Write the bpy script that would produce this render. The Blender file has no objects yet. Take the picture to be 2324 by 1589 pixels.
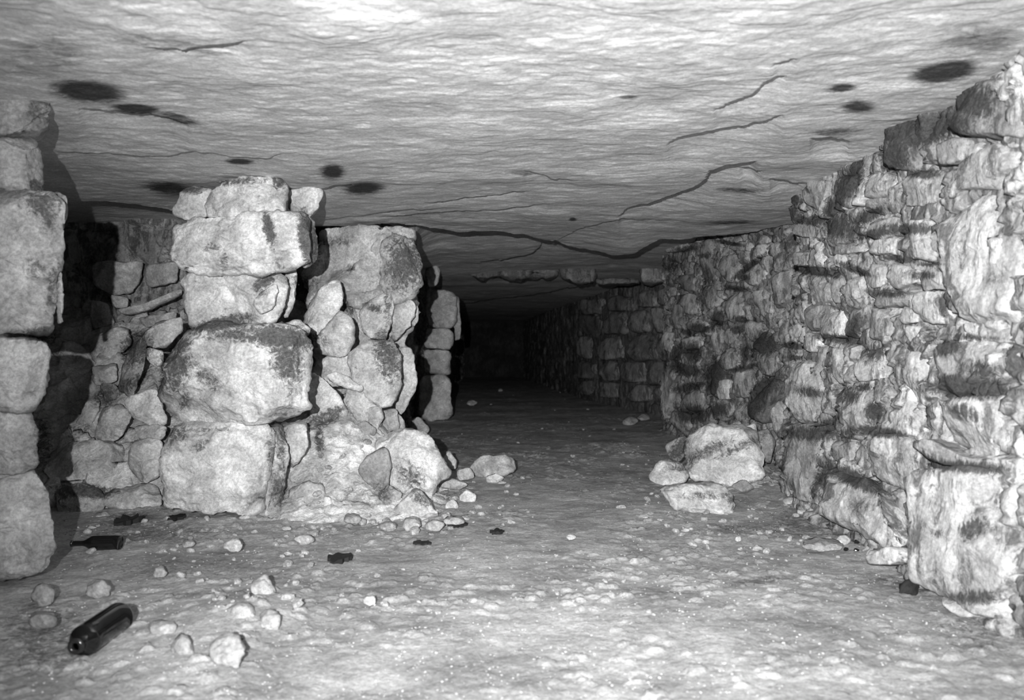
import bpy, math
import numpy as np
from mathutils import Vector

# ------------------------------------------------------------------ camera, light, exposure
sc = bpy.context.scene
W, H, F = 2324.0, 1589.0, 1900.0
CX, CY, HC = 1162.0, 794.5, 0.90          # principal point (px), eye height (m)

cd = bpy.data.cameras.new('camera')
cam = bpy.data.objects.new('camera', cd)
sc.collection.objects.link(cam)
cam.location = (0, 0, HC)
cam.rotation_euler = (math.pi / 2, 0, 0)
cd.sensor_width = 36.0
cd.lens = 36.0 * F / W
cd.clip_start = 0.05
cd.dof.use_dof = True
cd.dof.focus_distance = 5.0
cd.dof.aperture_fstop = 2.6
sc.camera = cam

w = bpy.data.worlds.new('world')
sc.world = w
w.use_nodes = True
w.node_tree.nodes['Background'].inputs[0].default_value = (0.5, 0.5, 0.5, 1)
w.node_tree.nodes['Background'].inputs[1].default_value = 0.0

LIGHT = (-0.20, -0.45, HC + 0.17)
ld = bpy.data.lights.new('flash', 'SPOT')
ld.energy = 1700
ld.spot_size = math.radians(88)
ld.spot_blend = 1.0
ld.shadow_soft_size = 0.012
lo = bpy.data.objects.new('flash', ld)
sc.collection.objects.link(lo)
lo.location = LIGHT
aim = Vector((0.60, 4.6, 1.08)) - Vector(LIGHT)
lo.rotation_euler = aim.to_track_quat('-Z', 'Y').to_euler()

sc.view_settings.view_transform = 'Standard'
sc.view_settings.look = 'None'
sc.view_settings.gamma = 1
sc.view_settings.use_curve_mapping = False
sc.view_settings.exposure = 0.0

# ------------------------------------------------------------------ noise in numpy
def _h(ix, iy, iz, seed):
    n = (ix * 374761393 + iy * 668265263 + iz * 2147483647 % 4294967291 + seed * 974634777) & 0xFFFFFFFF
    n = (n ^ (iz * 1274126177 & 0xFFFFFFFF)) & 0xFFFFFFFF
    n = ((n ^ (n >> 13)) * 1274126177) & 0xFFFFFFFF
    n = ((n ^ (n >> 16)) * 2246822519) & 0xFFFFFFFF
    return ((n ^ (n >> 15)) & 0xFFFFFF) / float(0xFFFFFF)

def vnoise(p, seed=0):
    """value noise, p (n,3) -> (-1..1)"""
    i = np.floor(p).astype(np.int64)
    f = p - i
    f = f * f * f * (f * (f * 6 - 15) + 10)
    r = 0
    for dx in (0, 1):
        wx = f[:, 0] if dx else 1 - f[:, 0]
        for dy in (0, 1):
            wy = f[:, 1] if dy else 1 - f[:, 1]
            for dz in (0, 1):
                wz = f[:, 2] if dz else 1 - f[:, 2]
                r = r + wx * wy * wz * _h(i[:, 0] + dx, i[:, 1] + dy, i[:, 2] + dz, seed)
    return r * 2 - 1

def fbm(p, oct=4, seed=0, gain=0.5):
    a, s, t = 1.0, 0.0, 0.0
    q = np.array(p, float)
    for k in range(oct):
        s = s + a * vnoise(q + 17.3 * k, seed + k)
        t += a
        a *= gain
        q = q * 2.03
    return s / t

def cells(u, v, seed=0, tilt=0.6):
    """faceted cellular relief: each cell a tilted plane, returns (height, edge distance, cell value)"""
    iu, iv = np.floor(u).astype(np.int64), np.floor(v).astype(np.int64)
    best = np.full(u.shape, 9.0); sec = np.full(u.shape, 9.0)
    hh = np.zeros(u.shape); cv = np.zeros(u.shape)
    for du in (-1, 0, 1):
        for dv in (-1, 0, 1):
            a, b = iu + du, iv + dv
            px = a + 0.1 + 0.8 * _h(a, b, 1 + 0 * a, seed)
            py = b + 0.1 + 0.8 * _h(a, b, 2 + 0 * a, seed)
            d = np.hypot(u - px, v - py)
            h0 = _h(a, b, 3 + 0 * a, seed)
            tx = (_h(a, b, 4 + 0 * a, seed) - .5) * 2 * tilt
            ty = (_h(a, b, 5 + 0 * a, seed) - .5) * 2 * tilt
            hgt = h0 - .5 + tx * (u - px) + ty * (v - py)
            m = d < best
            sec = np.where(m, best, np.minimum(sec, d))
            hh = np.where(m, hgt, hh); cv = np.where(m, h0, cv)
            best = np.where(m, d, best)
    return hh, sec - best, cv

rng = np.random.RandomState(11)

# ------------------------------------------------------------------ projection helpers
def at(px, py, Y):
    return np.array([(px - CX) / F * Y, Y, HC - (py - CY) / F * Y])

def proj(P):
    Y = np.maximum(P[:, 1], 0.05)
    return np.stack([CX + F * P[:, 0] / Y, CY - F * (P[:, 2] - HC) / Y], 1)

def floor_Y(py, z=0.0):
    return F * (HC - z) / (py - CY)

# stains: soot and dirt with shapes of their own (x, y, rx, ry, angle, strength) in picture pixels, fixed to the surface they lie on
STAIN_CEIL = [(200,208,66,20,6,1.1),(310,247,46,9,4,1.1),(405,268,50,10,15,.7),(755,390,24,15,0,.95),(825,427,40,13,-4,.95),(545,367,26,6,3,1),
    (385,428,52,14,6,.85),(1910,200,30,8,-5,.9),(1948,242,34,13,0,.85),(2145,163,62,20,-10,1.1),(1185,392,34,8,0,.5),
    (1425,220,20,4,0,.7),(1890,300,60,10,-3,.6),(1680,432,50,6,3,.7),(1660,505,60,5,-2,.7),(1300,498,9,4,0,.8),(2080,300,60,22,0,.7),
    (2230,90,90,40,0,.55),(1030,325,30,8,0,.3),(110,120,90,50,0,.45),(350,95,110,16,4,.45),(470,118,60,6,6,.5)]
STAIN = [(610,520,10,34,-12,.9),(695,540,14,50,-8,.95),(712,545,9,40,-8,.9),(545,412,60,7,-4,.55),(632,410,14,16,0,.7),(470,420,30,8,-20,.6),
    (430,430,24,8,10,.8),(510,590,8,16,0,.45),(480,560,20,10,0,.35),(600,640,26,10,-30,.85),(590,660,12,12,0,.6),
    (500,735,60,12,-12,.95),(410,790,26,14,-40,.7),(640,765,70,22,5,.95),(650,820,30,46,-10,.75),(400,830,36,30,20,.75),(385,870,24,22,0,.6),
    (470,860,34,18,30,.5),(530,760,60,14,0,.6),(420,910,12,20,20,.5),(660,900,14,30,0,.35),
    (400,985,26,18,-20,.6),(470,975,60,6,0,.35),(455,1010,22,10,-30,.45),(615,1010,8,60,0,.45),(640,1030,10,70,0,.5),(632,1110,16,30,0,.7),
    (920,600,34,50,10,.75),(905,560,26,20,0,.6),(880,810,24,46,-10,.7),(850,700,22,8,20,.6),(790,700,16,10,40,.6),(880,700,8,40,0,.5),
    (745,945,40,14,-30,.7),(725,1000,9,28,-6,.7),(690,640,30,16,0,.5),(760,550,36,10,0,.4),(795,610,12,8,0,.5),
    (930,1080,34,22,20,.55),(955,1135,22,12,30,.6),(870,1120,20,20,0,.5),
    (310,790,28,34,20,.75),(240,900,20,26,40,.6),(300,870,40,12,-30,.6),(180,980,26,16,-30,.4),(190,1115,60,12,4,.9),(140,1130,12,18,0,.6),
    (110,480,16,40,0,.7),(95,460,40,22,0,.7),(90,760,30,14,0,.8),(85,610,26,18,0,.5),(120,650,12,50,8,.6),(90,240,26,40,0,.5),(95,1000,20,60,0,.5),(100,420,30,14,0,.6),
    (1690,1010,60,10,-25,.5),(1590,1030,70,12,-25,.55),(1540,1020,14,26,35,.8),(1540,1062,20,8,10,.6),(1610,1125,60,8,0,.5),(1660,1140,8,24,-10,.5),
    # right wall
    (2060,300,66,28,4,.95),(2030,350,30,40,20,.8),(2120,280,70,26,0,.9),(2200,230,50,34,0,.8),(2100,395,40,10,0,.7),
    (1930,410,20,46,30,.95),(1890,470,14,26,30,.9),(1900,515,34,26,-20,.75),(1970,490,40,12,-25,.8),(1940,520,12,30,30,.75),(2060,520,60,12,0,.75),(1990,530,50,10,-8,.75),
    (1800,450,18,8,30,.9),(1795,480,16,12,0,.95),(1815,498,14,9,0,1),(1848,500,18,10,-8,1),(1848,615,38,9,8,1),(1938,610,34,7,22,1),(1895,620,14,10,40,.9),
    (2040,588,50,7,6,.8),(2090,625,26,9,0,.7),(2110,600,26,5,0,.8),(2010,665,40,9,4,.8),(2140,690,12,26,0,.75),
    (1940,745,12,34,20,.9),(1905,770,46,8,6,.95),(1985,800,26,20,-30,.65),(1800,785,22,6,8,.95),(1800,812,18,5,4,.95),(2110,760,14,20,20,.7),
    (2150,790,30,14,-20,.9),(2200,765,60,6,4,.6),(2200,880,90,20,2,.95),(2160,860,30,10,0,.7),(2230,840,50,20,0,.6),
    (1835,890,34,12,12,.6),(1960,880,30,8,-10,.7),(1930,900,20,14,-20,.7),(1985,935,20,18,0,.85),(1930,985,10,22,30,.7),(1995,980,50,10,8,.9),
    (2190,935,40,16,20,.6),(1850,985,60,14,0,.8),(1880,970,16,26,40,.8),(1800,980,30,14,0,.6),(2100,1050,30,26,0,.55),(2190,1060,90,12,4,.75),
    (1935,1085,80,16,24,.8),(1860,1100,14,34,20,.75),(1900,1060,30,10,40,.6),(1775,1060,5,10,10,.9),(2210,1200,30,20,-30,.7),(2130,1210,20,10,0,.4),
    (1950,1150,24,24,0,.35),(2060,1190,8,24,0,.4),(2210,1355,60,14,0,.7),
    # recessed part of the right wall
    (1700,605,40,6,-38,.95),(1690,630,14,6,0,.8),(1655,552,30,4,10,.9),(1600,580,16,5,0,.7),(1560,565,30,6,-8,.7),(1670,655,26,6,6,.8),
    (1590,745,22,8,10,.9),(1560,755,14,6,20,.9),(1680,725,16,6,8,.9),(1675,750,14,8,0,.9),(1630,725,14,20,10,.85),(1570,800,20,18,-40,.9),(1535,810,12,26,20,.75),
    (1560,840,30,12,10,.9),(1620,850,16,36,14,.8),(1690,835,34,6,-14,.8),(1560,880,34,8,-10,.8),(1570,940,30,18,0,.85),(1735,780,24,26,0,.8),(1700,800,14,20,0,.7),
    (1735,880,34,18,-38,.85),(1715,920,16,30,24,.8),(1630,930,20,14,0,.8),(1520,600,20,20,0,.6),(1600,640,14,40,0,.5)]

def stain_at(q, lst):
    r = np.zeros(len(q))
    x0, y0, x1, y1 = q[:, 0].min(), q[:, 1].min(), q[:, 0].max(), q[:, 1].max()
    for (sx, sy, rx, ry, an, st) in lst:
        m = max(rx, ry) * 1.8
        if sx + m < x0 or sx - m > x1 or sy + m < y0 or sy - m > y1: continue
        a = math.radians(an); c, s = math.cos(a), math.sin(a)
        dx, dy = q[:, 0] - sx, q[:, 1] - sy
        u, v = (dx * c + dy * s) / rx, (-dx * s + dy * c) / ry
        r = np.maximum(r, 1.08 * st * np.clip(1.45 - 0.80 * np.hypot(u, v), 0, 1))
    return r

# ------------------------------------------------------------------ materials
def stone_material(name, base=0.5, dark=0.035, bump=0.6, streak=None, dirt=0.5, grain=1.0, scale=1.0, mott=0.35, lo=.12, hi=.70, smax=.92, nf=34, na=2.6):
    m = bpy.data.materials.new(name); m.use_nodes = True
    nt = m.node_tree; N = nt.nodes; L = nt.links
    b = N['Principled BSDF']; b.inputs['Roughness'].default_value = 0.93
    b.inputs['Specular IOR Level'].default_value = 0.15
    tc = N.new('ShaderNodeTexCoord')
    def mapping(sx, sy, sz):
        mp = N.new('ShaderNodeMapping'); mp.inputs['Scale'].default_value = (sx, sy, sz)
        L.new(tc.outputs['Object'], mp.inputs[0]); return mp.outputs[0]
    def noise(vec, s, det=6, rough=0.6, dist=0.0):
        n = N.new('ShaderNodeTexNoise'); n.inputs['Scale'].default_value = s * scale
        n.inputs['Detail'].default_value = det; n.inputs['Roughness'].default_value = rough
        n.inputs['Distortion'].default_value = dist
        L.new(vec, n.inputs['Vector']); return n.outputs[0]
    def math_(op, a, bb, clamp=False):
        n = N.new('ShaderNodeMath'); n.operation = op; n.use_clamp = clamp
        for i, x in enumerate((a, bb)):
            if isinstance(x, (int, float)): n.inputs[i].default_value = x
            else: L.new(x, n.inputs[i])
        return n.outputs[0]
    def rng_(v, a, bb, c, d, smooth=True):
        n = N.new('ShaderNodeMapRange'); n.interpolation_type = 'SMOOTHSTEP' if smooth else 'LINEAR'
        n.inputs[1].default_value = a; n.inputs[2].default_value = bb
        n.inputs[3].default_value = c; n.inputs[4].default_value = d
        L.new(v, n.inputs[0]); return n.outputs[0]
    def attr(nm):
        n = N.new('ShaderNodeAttribute'); n.attribute_name = nm; return n.outputs['Fac']
    iso = mapping(1, 1, 1)
    st = mapping(*streak) if streak else iso
    tone, stain, dirtA = attr('tone'), attr('stain'), attr('dirt')
    big = noise(iso, 2.6, 5, 0.6, 0.4)
    mid = noise(st, 11, 8, 0.68, 0.6)
    fine = noise(iso, 75, 6, 0.75)
    v = math_('MULTIPLY', rng_(big, .3, .7, 1 - mott, 1 + mott), rng_(mid, .3, .7, 1 - mott * .9, 1 + mott * .8))
    v = math_('MULTIPLY', v, rng_(fine, .3, .7, 1 - .30 * grain, 1 + .28 * grain))
    v = math_('MULTIPLY', math_('MULTIPLY', v, tone), base)
    # dirt clinging in patches
    pn = noise(st, 7, 9, 0.72, 1.0)
    dm = rng_(math_('ADD', pn, math_('MULTIPLY', dirtA, 0.35 * dirt)), .64, .76, 0, .75)
    sn = math_('MULTIPLY', math_('SUBTRACT', noise(st, nf, 9, 0.78, .8), .5), na)
    sm = rng_(math_('ADD', stain, math_('MULTIPLY', sn, rng_(stain, 0, .3, 0, 1))), lo, hi, 0, smax)
    mk = math_('MAXIMUM', dm, sm)
    mx = N.new('ShaderNodeMix'); mx.data_type = 'FLOAT'
    L.new(mk, mx.inputs[0]); L.new(v, mx.inputs[2])
    L.new(math_('MULTIPLY', rng_(fine, .3, .7, .5, 1.8), dark), mx.inputs[3])
    cc = N.new('ShaderNodeCombineColor')
    for i in range(3): L.new(mx.outputs[0], cc.inputs[i])
    L.new(cc.outputs[0], b.inputs['Base Color'])
    hsum = math_('ADD', math_('MULTIPLY', mid, .055), math_('MULTIPLY', fine, .008))
    hsum = math_('ADD', hsum, math_('MULTIPLY', noise(iso, 32, 6, .7), .018))
    bp = N.new('ShaderNodeBump'); bp.inputs['Strength'].default_value = bump
    bp.inputs['Distance'].default_value = 1.0
    L.new(hsum, bp.inputs['Height']); L.new(bp.outputs[0], b.inputs['Normal'])
    return m

M_STONE = stone_material('pale_limestone', .53, .05, .45, lo=.10, hi=.78, smax=.9, na=3.0)
M_WALL = stone_material('wall_limestone', .39, .03, .24, streak=(1.5, 1.5, .55), dirt=1.0)
M_CEIL = stone_material('ceiling_limestone', .56, .03, .2, mott=.15, dirt=0, grain=.8, streak=(.7, 1.4, 1), lo=.18, hi=.95, smax=.97, nf=20, na=1.4)
M_FLOOR = stone_material('dusty_floor', .38, .10, .45, mott=.24, dirt=.2, grain=1.0)
M_RUBBLE = stone_material('rubble_fill', .55, .06, .6, dirt=.5)

def simple(name, col, rough=.5, spec=.5, metal=0):
    m = bpy.data.materials.new(name); m.use_nodes = True
    nt = m.node_tree; b = nt.nodes['Principled BSDF']
    n = nt.nodes.new('ShaderNodeTexNoise'); n.inputs['Scale'].default_value = 40
    r = nt.nodes.new('ShaderNodeMapRange'); r.inputs[3].default_value = col * .6; r.inputs[4].default_value = col * 1.5
    nt.links.new(n.outputs[0], r.inputs[0])
    c = nt.nodes.new('ShaderNodeCombineColor')
    for i in range(3): nt.links.new(r.outputs[0], c.inputs[i])
    nt.links.new(c.outputs[0], b.inputs['Base Color'])
    b.inputs['Roughness'].default_value = rough
    b.inputs['Specular IOR Level'].default_value = spec
    return m
M_GLASS = simple('dark_bottle_glass', .006, .09, .7)
M_CHAR = simple('charred_scrap', .02, .8, .2)
M_PAPER = simple('dirty_label_paper', .12, .8, .2)
M_CAP = simple('bottle_mouth_glass', .015, .2, .6)
M_SHARD = simple('black_glass_shard', .008, .12, .9)

# ------------------------------------------------------------------ mesh helpers
def link(name, V, Fc, mat, parent=None, origin=None, smooth=True, tone=1.0, stain=None, dirt=0.0):
    me = bpy.data.meshes.new(name)
    V = np.asarray(V, float)
    if origin is None:
        origin = np.array([V[:, 0].mean(), V[:, 1].mean(), V[:, 2].min()])
    origin = np.asarray(origin, float)
    me.from_pydata((V - origin).tolist(), [], Fc)
    me.polygons.foreach_set('use_smooth', [smooth] * len(me.polygons))
    for nm, val in (('tone', tone), ('stain', stain), ('dirt', dirt)):
        a = me.attributes.new(nm, 'FLOAT', 'POINT')
        if val is None: val = 0.0
        arr = np.full(len(V), val, np.float32) if np.isscalar(val) else np.asarray(val, np.float32)
        a.data.foreach_set('value', arr)
    me.materials.append(mat)
    me.update()
    o = bpy.data.objects.new(name, me)
    sc.collection.objects.link(o)
    if parent is not None:
        o.parent = parent
        o.location = Vector(origin) - parent.location
    else:
        o.location = origin
    return o

def grid_faces(nr, nc):
    i = np.arange(nr - 1)[:, None] * nc + np.arange(nc - 1)[None, :]
    i = i.ravel()
    return np.stack([i, i + 1, i + nc + 1, i + nc], 1)

def grid_obj(name, P, nr, nc, mat, flip=False, **kw):
    Fc = grid_faces(nr, nc)
    if flip: Fc = Fc[:, ::-1]
    return link(name, P, Fc.tolist(), mat, **kw)

def tag(o, label=None, cat=None, group=None, kind=None):
    if label: o['label'] = label
    if cat: o['category'] = cat
    if group: o['group'] = group
    if kind: o['kind'] = kind
    return o

def empty(name, loc, label, cat, group=None):
    o = bpy.data.objects.new(name, None); sc.collection.objects.link(o)
    o.location = loc; o.empty_display_size = .1
    return tag(o, label, cat, group)

def vnormals(V, Fc):
    n = np.zeros_like(V)
    for a, b, c in ((0, 1, 2), (0, 2, 3)):
        m = Fc[:, c] >= 0
        A, B, C = V[Fc[m, a]], V[Fc[m, b]], V[Fc[m, c]]
        cr = np.cross(B - A, C - A)
        for k in (a, b, c): np.add.at(n, Fc[m, k], cr)
    l = np.linalg.norm(n, axis=1); l[l == 0] = 1
    return n / l[:, None]

def chaikin(p, it=2, q=.22):
    for _ in range(it):
        nx = np.roll(p, -1, 0)
        p = np.stack([p * (1 - q) + nx * q, p * q + nx * (1 - q)], 1).reshape(-1, 2)
    return p

def resample(p, n):
    nx = np.vstack([p, p[:1]])
    d = np.r_[0, np.cumsum(np.linalg.norm(np.diff(nx, axis=0), axis=1))]
    t = np.linspace(0, d[-1], n, endpoint=False)
    return np.stack([np.interp(t, d, nx[:, 0]), np.interp(t, d, nx[:, 1])], 1)

def unit(v):
    v = np.asarray(v, float); return v / np.linalg.norm(v)

SEED = [100]
def stone_mesh(poly, Y, n=(0, -1, 0), bulge=None, T=None, p=4.0, rough=1.0, round_=.13, facets=5, dens=1.0, maxT=.5, ext=None, cuts=9):
    """a rough block whose face follows an outline; the face lies in a plane at depth Y with outward normal n"""
    SEED[0] += 1; sd = SEED[0]; r = np.random.RandomState(sd)
    poly = np.array(poly, float)
    x, y = poly[:, 0], poly[:, 1]
    area = abs(np.dot(x, np.roll(y, -1)) - np.dot(y, np.roll(x, -1))) / 2
    if np.dot(x, np.roll(y, -1)) - np.dot(y, np.roll(x, -1)) < 0: poly = poly[::-1]
    per = np.linalg.norm(poly - np.roll(poly, 1, 0), axis=1).sum()
    N = int(np.clip(per / 5.0 * dens, 20, 190)); R = int(np.clip(math.sqrt(area) / 9 * dens, 5, 34))
    o = resample(chaikin(poly, 2, round_), N)
    # centroid
    x, y = o[:, 0], o[:, 1]; xn, yn = np.roll(x, -1), np.roll(y, -1); cr = x * yn - xn * y
    A = cr.sum() / 2; c = np.array([((x + xn) * cr).sum(), ((y + yn) * cr).sum()]) / (6 * A)
    # ragged outline
    q3 = np.c_[o / (math.sqrt(area) * .22), np.full(N, sd * 3.1)]
    dr = 1 + .022 * rough * fbm(q3, 4, sd, .6)
    o = c + (o - c) * dr[:, None]
    n = unit(n); C = at(c[0], c[1], Y)
    def ray(q):
        d = np.stack([(q[:, 0] - CX) / F, np.ones(len(q)), -(q[:, 1] - CY) / F], 1)
        E = np.array([0, 0, HC])
        t = np.dot(C - E, n) / (d @ n)
        return E + d * t[:, None]
    O3 = ray(o)
    S = math.sqrt(np.linalg.norm(np.cross(O3 - C, np.roll(O3, -1, 0) - C), axis=1).sum() / 2)
    if bulge is None: bulge = .16 * S
    ex = n if ext == 'n' else -unit((C[0], C[1], 0))
    if T is None: T = min(max(.75 * S, .06), maxT)
    # frame in the face
    up = np.array([0, 0, 1.0]); e1 = unit(np.cross(up, n)) if abs(n[2]) < .95 else np.array([1., 0, 0]); e2 = np.cross(n, e1)
    fa = [(r.uniform(-.55, .55), r.uniform(-.55, .55), r.uniform(.75, 1.25)) for _ in range(facets)]
    V = [C + n * bulge]
    rr = np.sin(np.linspace(0, 1, R + 1)[1:] * math.pi / 2) ** .85
    rr[-1] = 1
    for t in rr:
        P = C + (O3 - C) * t
        prof = (1 - min(t, 1) ** p) ** (1 / p) if t < 1 else 0
        d = P - C
        u, v = d @ e1 / S, d @ e2 / S
        fac = np.ones(len(P))
        for (a, b, k) in fa: fac = np.minimum(fac, k + a * u + b * v)
        hh = bulge * prof * np.clip(fac, .2, 1)
        V.extend(P + n[None, :] * hh[:, None])
    for t in (.12, .3, .55, .8, 1.0):
        P = C + (O3 - C) * (1 - .16 * t * t)
        V.extend(P - ex[None, :] * (T * t))
    V.append(C - ex * T * 1.02)
    V = np.array(V)
    rings = R + 5
    Fq = []
    for k in range(N):
        Fq.append((0, 1 + k, 1 + (k + 1) % N, -1))
    for j in range(rings - 1):
        b0, b1 = 1 + j * N, 1 + (j + 1) * N
        k = np.arange(N); kn = (k + 1) % N
        Fq.extend(np.stack([b0 + k, b1 + k, b1 + kn, b0 + kn], 1).tolist())
    b0 = 1 + (rings - 1) * N; last = len(V) - 1
    for k in range(N): Fq.append((b0 + k, last, b0 + (k + 1) % N, -1))
    Fa = np.array(Fq)
    # orientation
    nn = vnormals(V, Fa)
    if nn[0] @ n < 0:
        Fa = np.array([[f[0], f[2], f[1], -1] if f[3] < 0 else [f[0], f[3], f[2], f[1]] for f in Fa]); nn = -nn
    s = S
    for _ in range(cuts):
        an, ph = math.radians(r.uniform(15, 62)), r.uniform(0, 2 * math.pi)
        dd = n * math.cos(an) + (e1 * math.cos(ph) + e2 * math.sin(ph)) * math.sin(an)
        t = V @ dd
        lim = t.max() - S * r.uniform(.03, .13)
        V = V + np.minimum(0, lim - t)[:, None] * dd[None, :]
    nn2 = vnormals(V, Fa); nn = nn2 if nn2[0] @ n > 0 else -nn2
    Q = V + sd * .37
    amp = rough * (.050 * s * fbm(Q / (s * .55), 3, sd) + .006 * min(1, s / .15) * fbm(Q / .05, 4, sd + 5, .6)
                   + .022 * s * (1 - np.abs(fbm(Q / (s * .35), 3, sd + 9)) * 2.2))
    tf = fbm(Q / (s * .42) * np.array([1, 1, 1.6]), 4, sd + 13, .6) * 5
    amp = amp + rough * .016 * s * (np.floor(tf) + np.clip((tf - np.floor(tf) - .75) / .25, 0, 1))
    V = V + nn * amp[:, None]
    faces = [tuple(f[:3]) if f[3] < 0 else tuple(f) for f in Fa.tolist()]
    return V, faces

def stone(name, poly, Y, parent=None, mat=None, tone=1.0, dirt=.35, stains=True, **kw):
    V, fc = stone_mesh(poly, Y, **kw)
    if parent is not None and parent.type == 'EMPTY': pass
    st = stain_at(proj(V), STAIN) if stains else 0.0
    return link(name, V, fc, mat or M_STONE, parent=parent, tone=tone, stain=st, dirt=dirt)

def blob(px, py, wpx, hpx, k=7, seed=None, ang=0):
    r = np.random.RandomState(seed if seed is not None else int(px * 7 + py * 13) % 99991)
    a = np.sort(np.linspace(0, 2 * math.pi, k, endpoint=False) + r.uniform(-.3, .3, k))
    rad = r.uniform(.8, 1.12, k)
    x, y = np.cos(a) * rad * wpx / 2, np.sin(a) * rad * hpx / 2
    c, s = math.cos(math.radians(ang)), math.sin(math.radians(ang))
    return [(px + x[i] * c - y[i] * s, py + x[i] * s + y[i] * c) for i in range(k)]

# ------------------------------------------------------------------ ceiling
ZC = 1.83
# scarps: where the slab ends and the rock above it shows; traced left to right (points in px), step height, length over which it closes again
SCARPS = [
    ([(60,452),(150,455),(200,457),(280,461),(345,474),(395,482),(440,495),(560,505),(720,512),(800,515),(900,516),(945,521)], .13, 3.0),
    ([(940,518),(1040,533),(1110,532),(1180,538),(1240,552),(1290,560),(1340,563),(1400,569),(1440,563),(1475,546),(1500,539),(1550,541),(1620,534),(1700,527),(1745,520),(1800,505)], .19, 2.8),
    ([(1090,608),(1130,604),(1200,598),(1225,590),(1240,574),(1290,562)], .06, 1.2),
    ([(1405,490),(1425,478),(1475,465),(1530,446),(1575,432),(1602,412),(1612,393),(1650,382),(1715,372)], .065, .8),
    ([(1680,405),(1710,398),(1730,390)], .03, .4),
    ([(1748,410),(1790,418),(1830,417)], .04, .4),
    ([(1515,335),(1540,318),(1600,304),(1680,294),(1740,280),(1775,265)], .030, .45),
    ([(1840,312),(1880,310),(1925,325)], .03, .3),
    ([(1620,258),(1660,236),(1710,215),(1745,180),(1782,172)], .022, .3),
    ([(1755,145),(1805,130)], .012, .2),
    ([(130,348),(210,350),(290,358),(340,361),(400,356),(440,344),(520,355),(610,357),(640,348)], .012, .4),
    ([(720,434),(760,420),(800,418)], .03, .3),
    ([(960,468),(1050,458),(1150,450),(1200,446)], .018, .5), ([(860,500),(960,492),(1050,487),(1180,478),(1240,470)], .018, .5),
    ([(700,500),(820,490),(930,478),(1000,484)], .02, .5),
    ([(1240,560),(1330,520),(1400,500),(1450,508),(1530,500)], .012, .4),
    ([(1190,395),(1260,412),(1310,410)], .015, .3),
    ([(330,110),(420,118),(480,104),(560,96)], .015, .3),
    ([(180,260),(260,262),(350,268),(430,290)], .03, .4),
    ([(1050,690),(1200,672),(1340,650),(1480,648)], .05, 2.0),
]
def ceil_extra(X, Y):
    z = np.zeros_like(X)
    k = CX + F * X / np.maximum(Y, .2)
    for (pl, h, L) in SCARPS:
        pl = np.array(pl, float)
        yl = np.interp(k, pl[:, 0], pl[:, 1])
        wob = fbm(np.stack([k.ravel() / 22, 0 * k.ravel(), 0 * k.ravel() + pl[0, 0]], 1), 3, 5).reshape(k.shape) * 2.5
        Yl = F * (ZC - HC) / (CY - (yl + wob))
        en = min(60, (pl[-1, 0] - pl[0, 0]) * .25)
        fd = np.clip((k - pl[0, 0]) / en, 0, 1) * np.clip((pl[-1, 0] - k) / en, 0, 1)
        fd = np.sqrt(fd)
        z += np.where(Y > Yl, 1.15 * h * fd * np.exp(-((Y - Yl) / L) ** 1.3), 0)
    return z
def ceil_z(X, Y, detail=True):
    p = np.stack([X.ravel(), Y.ravel(), 0 * X.ravel()], 1)
    z = ZC + .030 * fbm(p * np.array([.55, .55, 1]), 3, 41).reshape(X.shape)
    if detail:
        t = (fbm(p * np.array([1.5, 2.2, 1]), 5, 43, .55).reshape(X.shape)) * 7
        fl = np.floor(t); fr = t - fl
        z += .0032 * (fl + np.clip((fr - .6) / .4, 0, 1))
        z += .004 * fbm(p * 9, 4, 47, .6).reshape(X.shape)
    z += ceil_extra(X, Y)
    # bulge of the main slab before its edge
    k = CX + F * X / np.maximum(Y, .2)
    z -= .05 * np.exp(-((k - 1420) / 70) ** 2) * np.exp(-((Y - 7.4) / 1.0) ** 2)
    return z
ys = np.concatenate([np.linspace(-1.5, 1.5, 25)[:-1], 1.5 * (12 / 1.5) ** np.linspace(0, 1, 820), np.geomspace(12.1, 32, 110)])
xs = np.concatenate([np.linspace(-5.5, -3.3, 90)[:-1], np.linspace(-3.3, 2.4, 640), np.linspace(2.43, 3.2, 20)])
XX, YY = np.meshgrid(xs, ys)
ZZ = ceil_z(XX, YY)
P = np.stack([XX.ravel(), YY.ravel(), ZZ.ravel()], 1)
q = proj(P); front = P[:, 1] > 1.4
st = np.where(front, stain_at(q, STAIN_CEIL), 0)
tn = 1.0 + .10 * fbm(P * np.array([.8, 1.2, 0]), 4, 77)
ceil = grid_obj('ceiling', P, len(ys), len(xs), M_CEIL, flip=True, tone=tn, stain=st, origin=(0, 8, ZC))
tag(ceil, 'low flat rock ceiling of layered cracked limestone with soot marks', kind='structure')

# ------------------------------------------------------------------ floor
def floor_z(X, Y):
    p = np.stack([X.ravel(), Y.ravel(), 0 * X.ravel()], 1)
    z = .022 * fbm(p * 1.1, 3, 51).reshape(X.shape) + .012 * fbm(p * 5, 5, 53, .62).reshape(X.shape)
    cz, ed, cv = cells(X.ravel() * 22, Y.ravel() * 22, 8)
    m = np.clip((fbm(p * 2.2, 3, 57) + .25) * 2, 0, 1)
    z += ((cv - .55).clip(0, 1) * .03 * m * np.clip(ed * 4, 0, 1)).reshape(X.shape)
    z += .03 * np.clip((X - 1.45) / .5, 0, 1) * np.clip((Y - 1) / 2, 0, 1)
    z += .05 * np.exp(-((X + .95) / .25) ** 2 - ((Y - 2.75) / .35) ** 2)
    return z
ysf = np.concatenate([np.linspace(-1.5, 1.7, 25)[:-1], 1.7 * (12 / 1.7) ** np.linspace(0, 1, 620), np.geomspace(12.1, 32, 90)])
xsf = np.concatenate([np.linspace(-5.5, -3.0, 80)[:-1], np.linspace(-3.0, 2.4, 560), np.linspace(2.43, 3.2, 20)])
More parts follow.
